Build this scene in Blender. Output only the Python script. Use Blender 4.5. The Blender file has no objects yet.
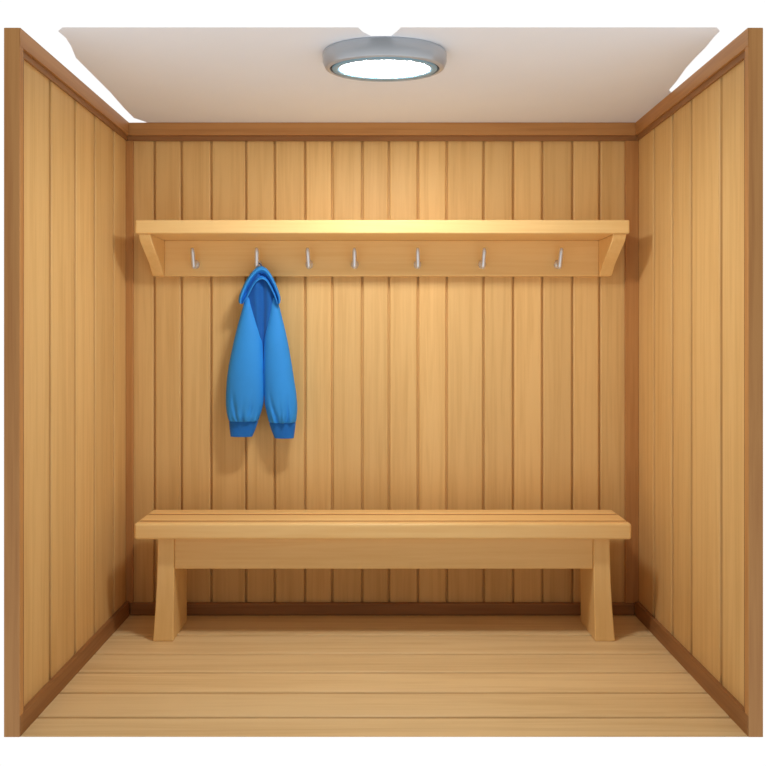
import bpy, bmesh, math, random
from mathutils import Vector
random.seed(7)
S = bpy.context.scene
COL = S.collection

# ------------------------------------------------------------------ camera
# Room axes: x right, y into the room, z up.  Back trim face at y = 0.
F, VX, VY, CD, CZ = 821.0, 378.0, 340.0, 3.917, 1.314
cam = bpy.data.cameras.new('camera')
cam.sensor_width = 36.0
cam.lens = 36.0 * F / 766.0
cam.shift_x = (383.0 - VX) / 766.0
cam.shift_y = -(383.0 - VY) / 766.0
cam_o = bpy.data.objects.new('camera', cam)
cam_o.location = (0, -CD, CZ)
cam_o.rotation_euler = (math.pi / 2, 0, 0)
COL.objects.link(cam_o)
S.camera = cam_o

# ------------------------------------------------------------------ world, exposure
W = bpy.data.worlds.new('white_surroundings')
S.world = W
W.use_nodes = True
nt = W.node_tree
bg = nt.nodes['Background']
tc = nt.nodes.new('ShaderNodeTexCoord')
sep = nt.nodes.new('ShaderNodeSeparateXYZ')
nt.links.new(tc.outputs['Generated'], sep.inputs[0])
mr = nt.nodes.new('ShaderNodeMapRange')           # white background ahead, dimmed behind to hold back front fill
mr.interpolation_type = 'SMOOTHSTEP'
mr.inputs['From Min'].default_value = -0.15
mr.inputs['From Max'].default_value = 0.30
mr.inputs['To Min'].default_value = 0.34
mr.inputs['To Max'].default_value = 1.02
nt.links.new(sep.outputs['Y'], mr.inputs['Value'])
mz = nt.nodes.new('ShaderNodeMapRange')           # behind: fill light added from below to brighten the ceiling, dimmer above
mz.interpolation_type = 'SMOOTHSTEP'
mz.inputs['From Min'].default_value = -0.35
mz.inputs['From Max'].default_value = 0.10
mz.inputs['To Min'].default_value = 1.12
mz.inputs['To Max'].default_value = 0.32
nt.links.new(sep.outputs['Z'], mz.inputs['Value'])
nt.links.new(mz.outputs[0], mr.inputs['To Min'])
bg.inputs['Color'].default_value = (1, 1, 1, 1)
nt.links.new(mr.outputs[0], bg.inputs['Strength'])
LAMP_STRENGTH = 130.0
S.view_settings.view_transform = 'Standard'
S.view_settings.look = 'None'
S.view_settings.exposure = 0.0
S.view_settings.gamma = 1.0
S.view_settings.use_curve_mapping = False

# ------------------------------------------------------------------ helpers
def P(px, py, D):
    """Point at distance D from the lens seen in the given direction of the drawing."""
    return Vector(((px - VX) * D / F, D - CD, CZ + (VY - py) * D / F))

def srgb(r, g, b):
    f = lambda c: (c / 255 / 12.92) if c / 255 <= .04045 else ((c / 255 + .055) / 1.055) ** 2.4
    return (f(r), f(g), f(b), 1)

def obj(name, bm, mat, parent=None, smooth=False, kind=None):
    bmesh.ops.recalc_face_normals(bm, faces=bm.faces)
    me = bpy.data.meshes.new(name)
    bm.to_mesh(me); bm.free()
    me.materials.append(mat)
    if smooth:
        for p in me.polygons: p.use_smooth = True
    o = bpy.data.objects.new(name, me)
    COL.objects.link(o)
    if parent:
        o.parent = parent
        o.matrix_parent_inverse = parent.matrix_world.inverted()
    if kind: o['kind'] = kind
    return o

def empty(name, loc, label, cat, group=None):
    o = bpy.data.objects.new(name, None)
    o.empty_display_size = .1
    o.location = loc
    COL.objects.link(o)
    bpy.context.view_layer.update()
    o['label'] = label; o['category'] = cat
    if group: o['group'] = group
    return o

def bevel(o, w, seg=2, angle=.6):
    m = o.modifiers.new('bevel', 'BEVEL')
    m.width = w; m.segments = seg; m.limit_method = 'ANGLE'; m.angle_limit = angle
    m.harden_normals = True
    for p in o.data.polygons: p.use_smooth = True
    return o

def subsurf(o, n=2):
    m = o.modifiers.new('subsurf', 'SUBSURF'); m.levels = n; m.render_levels = n
    return o

def box(bm, x0, x1, y0, y1, z0, z1):
    vs = [bm.verts.new((x, y, z)) for x in (x0, x1) for y in (y0, y1) for z in (z0, z1)]
    for f in ((0,1,3,2),(4,6,7,5),(0,4,5,1),(2,3,7,6),(0,2,6,4),(1,5,7,3)):
        bm.faces.new([vs[i] for i in f])
    return bm

def boxbm(*a): return box(bmesh.new(), *a)

def prism(bm, pts, fn, d0, d1):
    """pts: 2D outline; fn(u, v, d) -> xyz ; extruded from d0 to d1"""
    a = [bm.verts.new(fn(u, v, d0)) for u, v in pts]
    b = [bm.verts.new(fn(u, v, d1)) for u, v in pts]
    n = len(pts)
    bm.faces.new(a); bm.faces.new(b[::-1])
    for i in range(n):
        bm.faces.new((a[i], a[(i+1) % n], b[(i+1) % n], b[i]))
    return bm

def boards(us, v0, v1, fn, gw=.010, gd=.014, thick=.05, soft=.004, round_ends=False):
    """One panel of grooved boards. us: board edges. fn(u, v, d) -> xyz, d goes into the wall."""
    bm = bmesh.new()
    lay = bm.loops.layers.color.new('board')
    prof = [(us[0], 0.0, 0)]
    for i, u in enumerate(us[1:-1]):
        prof += [(u - gw/2 - soft, 0, i), (u - gw/2, .0025, i), (u - gw*.3, gd, i), (u + gw*.3, gd, i + 1),
                 (u + gw/2, .0025, i + 1), (u + gw/2 + soft, 0, i + 1)]
    prof.append((us[-1], 0.0, len(us) - 2))
    lo = [bm.verts.new(fn(u, v0, d)) for u, d, _ in prof]
    hi = [bm.verts.new(fn(u, v1, d)) for u, d, _ in prof]
    rnd = [random.random() for _ in us]
    for i in range(len(prof) - 1):
        f = bm.faces.new((lo[i], lo[i+1], hi[i+1], hi[i]))
        r = rnd[prof[i][2]]
        for l in f.loops: l[lay] = (r, r, r, 1)
    bl = [bm.verts.new(fn(us[0], v0, thick)), bm.verts.new(fn(us[-1], v0, thick))]
    bh = [bm.verts.new(fn(us[0], v1, thick)), bm.verts.new(fn(us[-1], v1, thick))]
    bm.faces.new((bl[0], bl[1], bh[1], bh[0]))
    bm.faces.new((lo[0], hi[0], bh[0], bl[0])); bm.faces.new((lo[-1], hi[-1], bh[1], bl[1]))
    bm.faces.new(lo + [bl[1], bl[0]]); bm.faces.new(hi + [bh[1], bh[0]])
    return bm

def wood(name, light, dark, axis, rough=.5, var=.07, use_board=False, grain=1.0, bump=.15):
    """Timber with long soft grain along one axis."""
    m = bpy.data.materials.new(name); m.use_nodes = True
    t = m.node_tree; N = t.nodes.new; L = t.links.new
    b = t.nodes['Principled BSDF']
    b.inputs['Roughness'].default_value = rough
    b.inputs['Specular IOR Level'].default_value = .35
    co = N('ShaderNodeTexCoord')
    mp = N('ShaderNodeMapping')
    sc = [26.0 * grain] * 3; sc['xyz'.index(axis)] = .9 * grain
    mp.inputs['Scale'].default_value = sc
    L(co.outputs['Object'], mp.inputs[0])
    vec = mp.outputs[0]
    if use_board:
        at = N('ShaderNodeAttribute'); at.attribute_name = 'board'
        ml = N('ShaderNodeVectorMath'); ml.operation = 'SCALE'; ml.inputs['Scale'].default_value = 37.0
        ad = N('ShaderNodeVectorMath'); ad.operation = 'ADD'
        L(at.outputs['Color'], ml.inputs[0]); L(ml.outputs[0], ad.inputs[0]); L(vec, ad.inputs[1])
        vec = ad.outputs[0]
    n1 = N('ShaderNodeTexNoise'); n1.inputs['Scale'].default_value = 1.0
    n1.inputs['Detail'].default_value = 5; n1.inputs['Distortion'].default_value = .7
    n1.inputs['Roughness'].default_value = .55
    L(vec, n1.inputs['Vector'])
    wv = N('ShaderNodeTexNoise'); wv.inputs['Scale'].default_value = 4.0
    wv.inputs['Detail'].default_value = 2
    L(vec, wv.inputs['Vector'])
    mx = N('ShaderNodeMix'); mx.data_type = 'FLOAT'; mx.inputs[0].default_value = .3
    L(n1.outputs[0], mx.inputs[2]); L(wv.outputs[0], mx.inputs[3])
    rp = N('ShaderNodeValToRGB')
    rp.color_ramp.elements[0].position = .34; rp.color_ramp.elements[0].color = dark
    rp.color_ramp.elements[1].position = .56; rp.color_ramp.elements[1].color = light
    L(mx.outputs[0], rp.inputs[0])
    out = rp.outputs[0]
    if use_board:
        hs = N('ShaderNodeHueSaturation')
        r2 = N('ShaderNodeMapRange'); r2.inputs['To Min'].default_value = 1 - var; r2.inputs['To Max'].default_value = 1 + var * .6
        L(at.outputs['Fac'], r2.inputs['Value']); L(r2.outputs[0], hs.inputs['Value'])
        L(out, hs.inputs['Color']); out = hs.outputs[0]
    L(out, b.inputs['Base Color'])
    bp = N('ShaderNodeBump'); bp.inputs['Strength'].default_value = bump; bp.inputs['Distance'].default_value = .002
    L(mx.outputs[0], bp.inputs['Height']); L(bp.outputs[0], b.inputs['Normal'])
    return m

def plain(name, col, rough=.5, metal=0.0, noise=0.0, nscale=8, sheen=0.0, bump=0.0):
    m = bpy.data.materials.new(name); m.use_nodes = True
    t = m.node_tree; N = t.nodes.new; L = t.links.new
    b = t.nodes['Principled BSDF']
    b.inputs['Roughness'].default_value = rough
    b.inputs['Metallic'].default_value = metal
    if sheen:
        b.inputs['Sheen Weight'].default_value = sheen
        b.inputs['Specular IOR Level'].default_value = .2
    co = N('ShaderNodeTexCoord'); n = N('ShaderNodeTexNoise'); n.inputs['Scale'].default_value = nscale
    n.inputs['Detail'].default_value = 4
    L(co.outputs['Object'], n.inputs['Vector'])
    rp = N('ShaderNodeValToRGB')
    k = 1 - noise
    rp.color_ramp.elements[0].position = .3; rp.color_ramp.elements[0].color = (col[0]*k, col[1]*k, col[2]*k, 1)
    rp.color_ramp.elements[1].position = .7; rp.color_ramp.elements[1].color = col
    L(n.outputs[0], rp.inputs[0]); L(rp.outputs[0], b.inputs['Base Color'])
    if bump:
        bp = N('ShaderNodeBump'); bp.inputs['Strength'].default_value = bump; bp.inputs['Distance'].default_value = .003
        L(n.outputs[0], bp.inputs['Height']); L(bp.outputs[0], b.inputs['Normal'])
    return m

PL, PD = srgb(230, 188, 122), srgb(218, 173, 107)
M_wall = wood('wall_boards_timber', PL, PD, 'z', use_board=True, rough=.55)
M_floor = wood('floor_boards_timber', srgb(240, 208, 152), srgb(224, 188, 130), 'x', use_board=True, rough=.5, grain=.8)
M_trim_z = wood('trim_timber_upright', srgb(192, 138, 80), srgb(176, 120, 66), 'z')
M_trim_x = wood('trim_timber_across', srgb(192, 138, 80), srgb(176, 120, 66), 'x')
M_trim_y = wood('trim_timber_deep', srgb(192, 138, 80), srgb(176, 120, 66), 'y')
M_base_x = wood('baseboard_timber_across', srgb(158, 110, 64), srgb(140, 94, 52), 'x')
M_base_y = wood('baseboard_timber_deep', srgb(158, 110, 64), srgb(140, 94, 52), 'y')
M_bench_x = wood('bench_timber_across', srgb(246, 206, 138), srgb(240, 196, 126), 'x', rough=.42, bump=.06)
M_bench_z = wood('bench_timber_upright', srgb(246, 206, 138), srgb(240, 198, 128), 'z', rough=.42, bump=.06)
M_ceil = plain('ceiling_plaster', srgb(236, 241, 248), rough=.9, noise=.02, nscale=3)
M_steel = plain('brushed_steel', srgb(186, 191, 197), rough=.32, metal=.4, noise=.05)
M_ringdark = plain('lamp_dark_gasket', srgb(70, 82, 92), rough=.5, noise=.05)
M_bluering = plain('lamp_blue_grey_ring', srgb(128, 168, 188), rough=.35, noise=.04)
M_chrome = plain('hook_chrome', srgb(225, 230, 238), rough=.25, metal=.6, noise=.04)
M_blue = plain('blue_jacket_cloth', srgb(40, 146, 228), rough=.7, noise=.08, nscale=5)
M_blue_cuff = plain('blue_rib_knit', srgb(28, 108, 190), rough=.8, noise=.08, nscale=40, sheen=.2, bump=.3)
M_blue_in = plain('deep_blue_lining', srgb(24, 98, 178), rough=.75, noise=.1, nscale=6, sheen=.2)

M_lens = bpy.data.materials.new('lamp_glowing_lens'); M_lens.use_nodes = True
b = M_lens.node_tree.nodes['Principled BSDF']
b.inputs['Base Color'].default_value = (1, 1, 1, 1)
b.inputs['Emission Color'].default_value = (.97, .98, 1.0, 1)
b.inputs['Emission Strength'].default_value = LAMP_STRENGTH

# ------------------------------------------------------------------ room shell
XL, XR = -1.186, 1.2265           # trim faces of the side walls
WL, WR = XL - .017, XR + .017     # board faces
WB = .016                         # board face of the back wall
YF = 2.718 - CD                   # open front of the room
CH = 2.349                        # ceiling height

# floor: boards run left to right; front lip is cut back underneath
fy = [2.861, 3.060, 3.245, 3.438, 3.652]
us = [YF] + [d - CD for d in fy] + [WB + .03]
bm = boards(us, -1.2390, 1.2755, lambda u, v, d: (v, u, -d), gw=.014, gd=.014, thick=.03, soft=.004)
for v in bm.verts:
    if v.co.z < -.025 and v.co.y < YF + .01: v.co.y += .09
obj('floor', bm, M_floor, kind='structure')

# back wall
bx = [154.4, 181.5, 211.2, 246, 274.7, 305.1, 332.2, 362.3, 389, 418.1, 446.8, 483.6, 513.3, 542.4, 572.5, 599.6]
k = (CD + WB) / F
us = [WL - .045] + [(x - VX) * k for x in bx] + [WR + .04]
obj('wall_back', boards(us, 0, CH, lambda u, v, d: (u, WB + d, v), gw=.011, gd=.017), M_wall, kind='structure')

# side walls
ld = [2.949, 3.192, 3.411, 3.657]
us = [YF + .03] + [d * 1.0225 - CD for d in ld] + [WB]
obj('wall_left', boards(us, 0, CH, lambda u, v, d: (WL - d, u, v), thick=.040, gw=.022, gd=.030), M_wall, kind='structure')
rd = [2.915, 3.193, 3.396, 3.623]
us = [YF + .03] + [d * 1.0215 - CD for d in rd] + [WB]
obj('wall_right', boards(us, 0, CH, lambda u, v, d: (WR + d, u, v), thick=.040, gw=.022, gd=.030), M_wall, kind='structure')

# front posts capping the side walls
PO = bevel(obj('trim_1', boxbm(-1.2395, XL, YF, YF + .03, -.002, CH), M_trim_z, kind='structure'), .003)
PO = bevel(obj('trim_2', boxbm(XR + .0, 1.2760, YF, YF + .03, -.002, CH), M_trim_z, kind='structure'), .003)
# cornice rails under the ceiling
ch = .060
bevel(obj('trim_3', boxbm(XL, XR, -.012, WB, CH - ch, CH), M_trim_x, kind='structure'), .003)
bevel(obj('trim_4', box(boxbm(WL, XL + .001, YF + .03, .0, CH - ch, CH), XL, XL + .001, YF + .001, YF + .03, CH - ch, CH), M_trim_y, kind='structure'), .003)
bevel(obj('trim_5', box(boxbm(XR - .001, WR, YF + .03, .0, CH - ch, CH), XR - .001, XR, YF + .001, YF + .03, CH - ch, CH), M_trim_y, kind='structure'), .003)
# recessed strips, darkened to paint the shadow line under the cornice and beside the posts
mh = CH - ch - .024
bevel(obj('trim_8', boxbm(WL, WR, .000, WB, mh, CH - ch), M_base_x, kind='structure'), .003)
bevel(obj('trim_9', box(boxbm(WL, XL - .008, YF + .03, .0, mh, CH - ch), WL, XL - .006, YF + .03, YF + .048, .06, mh), M_base_y, kind='structure'), .002)
bevel(obj('trim_10', box(boxbm(XR + .008, WR, YF + .03, .0, mh, CH - ch), XR + .006, WR, YF + .03, YF + .048, .06, mh), M_base_y, kind='structure'), .002)
# corner battens
bevel(obj('trim_6', boxbm(WL, XL + .017, -.004, WB, .06, mh), M_trim_z, kind='structure'), .003)
bevel(obj('trim_7', boxbm(1.180, WR, -.004, WB, .06, mh), M_trim_z, kind='structure'), .003)
# baseboards
bh = .060
bevel(obj('baseboard_back', boxbm(XL, XR, -.006, WB, 0, bh), M_base_x, kind='structure'), .008)
bevel(obj('baseboard_left', box(boxbm(WL, XL + .001, YF + .03, -.006, 0, bh + .008), XL, XL + .001, YF + .001, YF + .03, 0, bh + .008), M_base_y, kind='structure'), .004)
bevel(obj('baseboard_right', box(boxbm(XR - .001, WR, YF + .03, -.006, 0, bh + .008), XR - .001, XR, YF + .001, YF + .03, 0, bh + .008), M_base_y, kind='structure'), .004)

# ceiling: one slab with ragged open gaps beside the side walls
def CP(px, py):
    D = F * (CH - CZ) / (VY - py)
    return ((px - VX) * D / F, D - CD)
yb = WB + .03
outl = [(-1.178, yb), CP(146, 122), CP(134, 118), CP(124, 108), CP(110, 92), CP(96, 78), CP(84, 66), CP(76, 58), CP(71, 46), CP(66, 38), CP(58, 31)]
outl = [(outl[1][0], yb)] + outl[1:] + [(CP(63, 28)[0], YF), (CP(358, 28)[0], YF), CP(363, 32), CP(371, 36), CP(391, 36), CP(396, 32), (CP(401, 28)[0], YF), (CP(716, 28)[0], YF),
        CP(720, 31), CP(714, 37), CP(706, 47), CP(695, 58), CP(686, 68), CP(676, 82), CP(669, 90), CP(674, 95), (WR + .02, YF + .75), (WR + .02, WB - .03), (WR + .02, yb)]
bm = bmesh.new()
lo = [bm.verts.new((x, y, CH)) for x, y in outl]
hi = [bm.verts.new((x * .985, y + .06 * (1 if y < 0 else 0), CH + .02)) for x, y in outl]
bm.faces.new(lo); bm.faces.new(hi[::-1])
for i in range(len(lo)):
    j = (i + 1) % len(lo); bm.faces.new((lo[i], lo[j], hi[j], hi[i]))
bmesh.ops.triangulate(bm, faces=[f for f in bm.faces if len(f.verts) > 4])
obj('ceiling', bm, M_ceil, kind='structure')

# ------------------------------------------------------------------ ceiling lamp
def lathe(prof, cx, cy, rx_, ry_, n=72, close=False):
    """prof: list of (radius factor, z)"""
    bm = bmesh.new(); rings = []
    for p in prof:
        r, z = p[0], p[1]; q = p[2] if len(p) > 2 else 1.0
        rings.append([bm.verts.new((cx + rx_ * r * math.cos(2*math.pi*i/n), cy + ry_ * q * r * math.sin(2*math.pi*i/n), z)) for i in range(n)])
    for a, c in zip(rings, rings[1:]):
        for i in range(n):
            bm.faces.new((a[i], a[(i+1) % n], c[(i+1) % n], c[i]))
    if close == 'ends':
        bm.faces.new(rings[0]); bm.faces.new(rings[-1][::-1])
    elif close:
        a, c = rings[-1], rings[0]
        for i in range(n):
            bm.faces.new((a[i], a[(i+1) % n], c[(i+1) % n], c[i]))
    return bm
LX, LY, RX, RY = .024, 2.945 - CD, .222, .150
z0 = CH
lamp = empty('ceiling_lamp', (LX, LY, CH), 'round silver-rimmed ceiling lamp with a glowing white lens', 'ceiling lamp')
bevel(obj('rim', lathe([(.97, z0), (1.0, z0 - .010), (1.0, z0 - .040), (.955, z0 - .062), (.905, z0 - .067), (.88, z0 - .064), (.875, z0 - .02), (.875, z0)], LX, LY, RX, RY, close=True), M_steel, lamp, True), .002, angle=.5)
g = obj('gasket', lathe([(.875, z0 - .03), (.875, z0 - .061), (.85, z0 - .061), (.85, z0 - .03)], LX, LY, RX, RY, close=True), M_ringdark, lamp, True)
r = obj('inner_ring', lathe([(.85, z0 - .03), (.85, z0 - .064), (.83, z0 - .067), (.745, z0 - .0655, .86), (.725, z0 - .063, .86), (.725, z0 - .03, .86)], LX, LY, RX, RY, close=True), M_bluering, lamp, True)
g['label'] = 'dark gasket'; r['label'] = 'pale blue-grey inner ring'
l = obj('lens', lathe([(.725, z0 - .03, .86), (.725, z0 - .0625, .86), (.45, z0 - .063, .86), (.05, z0 - .063, .86)], LX, LY, RX, RY, close='ends'), M_lens, lamp, True)
l['label'] = 'glowing white lens'

# ------------------------------------------------------------------ wall shelf with hooks
sx0, sx1 = -1.077, 1.117
SF = 3.64 - CD                    # front of the shelf
sb, st = 1.786, 1.847
shelf = empty('wall_shelf', (0.02, WB, sb), 'long pale wooden wall shelf with a row of chrome coat hooks', 'shelf')
bevel(obj('shelf_board', boxbm(sx0, sx1, SF, WB, sb, st), M_bench_x, shelf), .007, 3)
bbz = 1.6165
bevel(obj('back_board', boxbm(-1.013, 1.047, -.024, WB, bbz, sb), M_bench_x, shelf), .003)
prof = [(WB, sb), (SF + .012, sb), (SF + .030, sb - .030), (-.10, bbz + .055), (-.045, bbz + .008), (-.035, bbz), (WB, bbz)]
for a, c in ((-1.066, -1.013), (1.047, 1.106)):
    bevel(obj('bracket', prism(bmesh.new(), prof, lambda u, v, d: (d, u, v), a, c), M_bench_z, shelf), .004)

def tube(bm, pts, rads, n=14, flat=1.0):
    pts = [Vector(p) for p in pts]
    rings = []
    for i, p in enumerate(pts):
        t = (pts[min(i+1, len(pts)-1)] - pts[max(i-1, 0)]).normalized()
        u = t.cross(Vector((1, 0, 0)))
        if u.length < .1: u = t.cross(Vector((0, 1, 0)))
        u.normalize(); w = t.cross(u).normalized()
        rings.append([bm.verts.new(p + (u * math.cos(2*math.pi*k/n) * flat + w * math.sin(2*math.pi*k/n)) * rads[i]) for k in range(n)])
    for a, c in zip(rings, rings[1:]):
        for k in range(n):
            bm.faces.new((a[k], a[(k+1) % n], c[(k+1) % n], c[k]))
    bm.faces.new(rings[0][::-1]); bm.faces.new(rings[-1])
    return bm

def hook_mesh():
    bm = bmesh.new()
    # J prong: out of the rosette, round the bottom, up and slightly forward
    pts = [(0, 0, .0)]
    for k in range(8):
        a = math.pi * k / 7 * .93
        pts.append((0, -.024 - .017 * math.sin(a * .5) * 1.6, -.0 - .016 * math.sin(a)))
    pts += [(0, -.054, .012), (0, -.057, .034), (0, -.061, .052), (0, -.064, .068), (0, -.065, .072)]
    r = [.0092] * 3 + [.0100] * (len(pts) - 5) + [.008, .005]
    tube(bm, pts, r)
    return bm
def rosette_mesh():
    bm = bmesh.new(); rings = []; n = 20
    for r, y in ((.017, 0), (.019, -.004), (.018, -.011), (.013, -.018), (.004, -.022)):
        rings.append([bm.verts.new((r * math.cos(2*math.pi*i/n), y, r * math.sin(2*math.pi*i/n) * 1.15)) for i in range(n)])
    for a, c in zip(rings, rings[1:]):
        for i in range(n): bm.faces.new((a[i], a[(i+1) % n], c[(i+1) % n], c[i]))
    bm.faces.new(rings[0]); bm.faces.new(rings[-1][::-1])
    return bm
hooks = [(196.0, 2.5), (258.4, -1), (309.4, 3), (354.8, 0), (417.4, -1), (482.0, 3), (557.6, 4)]
h0 = obj('hook', hook_mesh(), M_chrome, None, True); h0['label'] = 'chrome coat hook'
r0 = obj('hook_rosette', rosette_mesh(), M_chrome, h0, True)
for i, (px, tilt) in enumerate(hooks):
    if i == 0: h = h0
    else:
        h = h0.copy(); COL.objects.link(h)
        rr = r0.copy(); COL.objects.link(rr); rr.parent = h
    p = P(px, 264.5, 3.893)
    h.parent = shelf
    h.matrix_parent_inverse = shelf.matrix_world.inverted()
    h.location = (p.x, -.024, p.z)
    h.rotation_euler = (0, math.radians(tilt * (1 if px > VX else -1)), 0)

# ------------------------------------------------------------------ bench
BF, BB = 3.55 - CD, 3.85 - CD
stp, sbt = .520, .450
bench = empty('bench', (.02, (BF + BB) / 2, 0), 'long pale wooden bench with slatted seat on the floorboards', 'bench')
bm = bmesh.new()
for y0, y1 in ((BF, 3.598 - CD), (3.620 - CD, 3.734 - CD), (3.758 - CD, BB)):
    box(bm, -1.056, 1.098, y0, y1, sbt, stp)
box(bm, -1.040, 1.083, BF + .014, BB - .014, sbt + .004, stp - .030)
seat = bevel(obj('seat', bm, M_bench_x, bench), .011, 4)
for y0, y1 in ((3.596 - CD, 3.622 - CD), (3.732 - CD, 3.760 - CD)):  # added brown strips put the shade of the slat gaps into colour
    o = obj('gap_shade_strip', boxbm(-1.047, 1.089, y0, y1, stp - .020, stp - .0025), M_trim_x, bench)
    o['label'] = 'thin brown strip standing in for shade between the seat slats'
bevel(obj('apron', boxbm(-.893, .944, 3.605 - CD, 3.63 - CD, .309, .4505), M_bench_x, bench), .003)
LF, LB = 3.58 - CD, 3.835 - CD
def leg(sgn, xi_t, xo_t, xi_b, xo_b):
    bm = bmesh.new(); rings = []
    zs = [sbt + .001, .40, .34, .25, .15, .05, 0]
    for z in zs:
        t = (1 - z / zs[0]); e = t * t
        xi = xi_t + (xi_b - xi_t) * e; xo = xo_t + (xo_b - xo_t) * e
        yf = LF + .018 * (1 - e) - .003; 
        rings.append([bm.verts.new((x, y, z)) for x, y in ((xi, yf), (xo, yf), (xo, LB), (xi, LB))])
    for a, c in zip(rings, rings[1:]):
        for i in range(4): bm.faces.new((a[i], a[(i+1) % 4], c[(i+1) % 4], c[i]))
    bm.faces.new(rings[0]); bm.faces.new(rings[-1][::-1])
    return bevel(obj('leg', bm, M_bench_z, bench), .005, 3)
leg(-1, -.893, -.966, -.892, -.982)
leg(1, .944, 1.016, .946, 1.034)

# ------------------------------------------------------------------ blue jacket
JX = P(261, 266, 3.83)
jacket = empty('jacket', JX, 'blue jacket hanging by its hood from a chrome hook', 'jacket')

def loft(rows, D, dep, n=56, folds=0, fold_from=.7, front_fold=None, seed=0, caps=True):
    """rows: (y, xl, xr) outline in drawing units at distance D; dep(t) half thickness in metres"""
    bm = bmesh.new(); rings = []
    # densify
    R = []
    for (a, c) in zip(rows, rows[1:]):
        for s in range(3):
            f = s / 3; R.append(tuple(a[i] + (c[i] - a[i]) * f for i in range(3)))
    R.append(rows[-1])
    for i, (y, xl, xr) in enumerate(R):
        t = i / (len(R) - 1)
        c = P((xl + xr) / 2, y, D); h = (xr - xl) / 2 * D / F
        ring = []
        for k in range(n):
            a = 2 * math.pi * k / n
            amp = max(0, (t - fold_from) / (1 - fold_from)) if fold_from < 1 else 0
            m = 1 + .22 * amp * math.sin(folds * a + seed) if folds else 1
            dx = math.cos(a) * h
            dy = math.sin(a) * dep(t) * m
            if front_fold and math.sin(a) < 0: dy += front_fold(t, math.cos(a))
            ring.append(bm.verts.new((c.x + dx, c.y + dy, c.z)))
        rings.append(ring)
    for a, c in zip(rings, rings[1:]):
        for k in range(n): bm.faces.new((a[k], a[(k+1) % n], c[(k+1) % n], c[k]))
    if caps: bm.faces.new(rings[0]); bm.faces.new(rings[-1][::-1])
    return bm
JD = 3.835
puff = lambda t: .014 + .040 * math.sin(min(1, t * 1.15 + .08) * math.pi * .62) * (1 if t < .88 else 1 - (t - .88) * 2.2)
L_rows = [(297, 245, 251), (305, 243.5, 252), (319, 239.5, 257), (331, 236.3, 261), (342, 233.6, 262.8), (363, 229.2, 264), (376, 227.2, 264.2),
          (392, 226.0, 264.3), (404, 225.9, 263.4), (412, 226.6, 261.3), (418, 228, 259.2), (421.5, 229.2, 258)]
R_rows = [(297, 272, 277), (305, 270.5, 279), (319, 268, 282.5), (331, 265.6, 285.5), (342, 264, 287.8), (363, 263.4, 291.6), (376, 263.6, 293.6),
          (392, 264, 296.2), (404, 264.8, 297.2), (412, 266.6, 297.2), (418, 268, 296.6), (423, 269.2, 295.8)]
def ff(t, c):
    # gathered creases just above the cuff
    a = max(0, (t - .62) / .38) ** .8
    k = .026 * a * (1 - .45 * max(0, t - .93) / .07)
    return k * (math.exp(-((c + .30 + .32 * (1 - a)) / .075) ** 2) + math.exp(-((c - .34 - .18 * (1 - a)) / .065) ** 2) + .7 * math.exp(-((c - .02) / .05) ** 2) * a)
s1 = subsurf(obj('sleeve', loft(L_rows, JD, puff, folds=9, fold_from=.78, front_fold=ff), M_blue, jacket, True), 1)
s2 = subsurf(obj('sleeve', loft(R_rows, JD + .004, puff, folds=9, fold_from=.78, front_fold=ff, seed=2), M_blue, jacket, True), 1)
cuffdep = lambda t: .024 - .002 * t
c1 = obj('cuff', loft([(419.5, 229.5, 258), (422, 229.2, 258), (428, 229.6, 256), (436.6, 230.6, 252.4)], JD, cuffdep), M_blue_cuff, s1, True)
c2 = obj('cuff', loft([(421, 269.6, 295.5), (424, 269.4, 295.7), (430, 271.4, 295), (438.2, 274.6, 293.8)], JD + .004, cuffdep), M_blue_cuff, s2, True)
for c in (c1, c2):
    c['label'] = 'darker blue ribbed cuff'
    bevel(c, .0015, 2, .7)
body_rows = [(270, 256, 266), (276, 251, 271), (284, 247, 275), (297, 244.5, 277.5), (306, 246, 277), (320, 248, 275), (340, 254, 271), (358, 260, 268), (376, 262.5, 266)]
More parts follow.
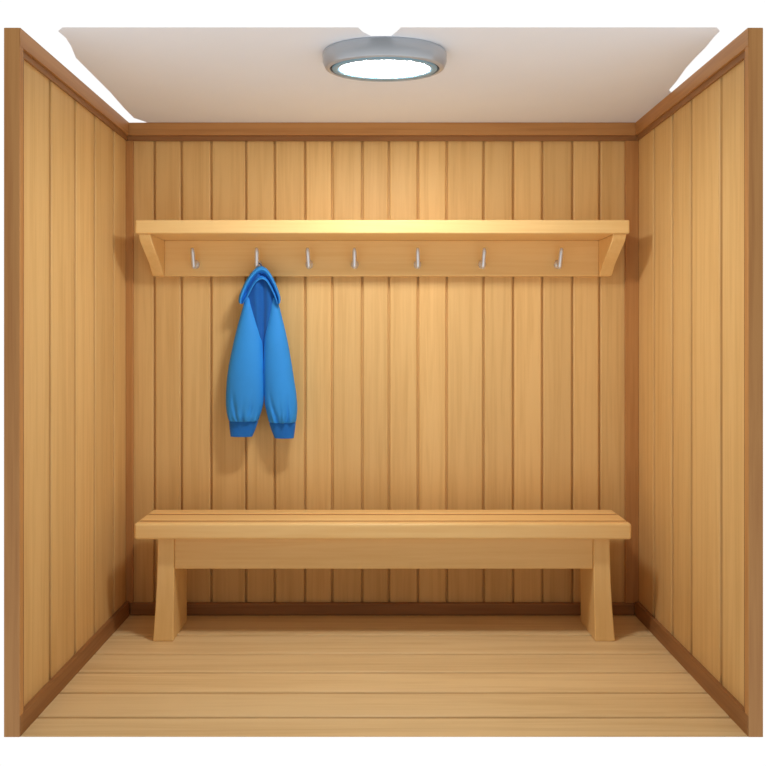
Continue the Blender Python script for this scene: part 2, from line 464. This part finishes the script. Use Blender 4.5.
bf = lambda t, c: .018 * math.exp(-((c - .15) / .13) ** 2) - .009 * math.exp(-((c + .25) / .2) ** 2) - .005 * math.exp(-((c - .6) / .2) ** 2)
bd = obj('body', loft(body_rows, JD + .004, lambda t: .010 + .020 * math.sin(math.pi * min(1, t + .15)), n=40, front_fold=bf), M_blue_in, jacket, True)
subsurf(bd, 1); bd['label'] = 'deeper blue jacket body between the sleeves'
# hood: thick folded cloth over the hook, two arched edges
outer = [(240.2, 304), (238.3, 301), (239.6, 295), (243.5, 285), (249.5, 275), (255, 268.5), (261, 265), (267, 268.5), (272, 276), (276.3, 285), (279.8, 295), (280.8, 301), (279.2, 304)]
inner = [(242.5, 304), (245.5, 300), (248.5, 295.5), (251.5, 289), (255, 283.5), (258.5, 280), (262, 279), (265.5, 280.2), (268.5, 284), (271.5, 289.5), (274.6, 296), (276.4, 300.5), (277.4, 304)]
tt = [0, .08, .2, .33, .46, .62, .78, .9, 1.0]
dd = [.006, -.026, -.038, -.032, -.004, .010, -.006, -.040, -.034]
bm = bmesh.new(); grid = []
for i in range(len(outer)):
    row = []
    e = min(1, .45 + .55 * math.sin(math.pi * i / (len(outer) - 1)) * 1.4)
    for t, d in zip(tt, dd):
        x = outer[i][0] + (inner[i][0] - outer[i][0]) * t
        y = outer[i][1] + (inner[i][1] - outer[i][1]) * t
        off = d * (.7 + .3 * e) - .012 * (1 - e)
        row.append(bm.verts.new(P(x, y, JD - .008 + off)))
    grid.append(row)
for i in range(len(outer) - 1):
    for j in range(len(tt) - 1):
        bm.faces.new((grid[i][j], grid[i+1][j], grid[i+1][j+1], grid[i][j+1]))
hood = obj('hood', bm, M_blue, jacket, True)
m = hood.modifiers.new('solid', 'SOLIDIFY'); m.thickness = .006; m.offset = 0
subsurf(hood, 2)
# hanging loop around the hook
bm = bmesh.new()
pts = [P(259.3 + 1.9 * math.cos(a), 266.5 - 3.0 * math.sin(a), 3.845) for a in [math.pi * k / 10 for k in range(11)]]
tube(bm, pts, [.003] * len(pts), 8)
obj('hanging_loop', bm, M_blue_in, jacket, True)
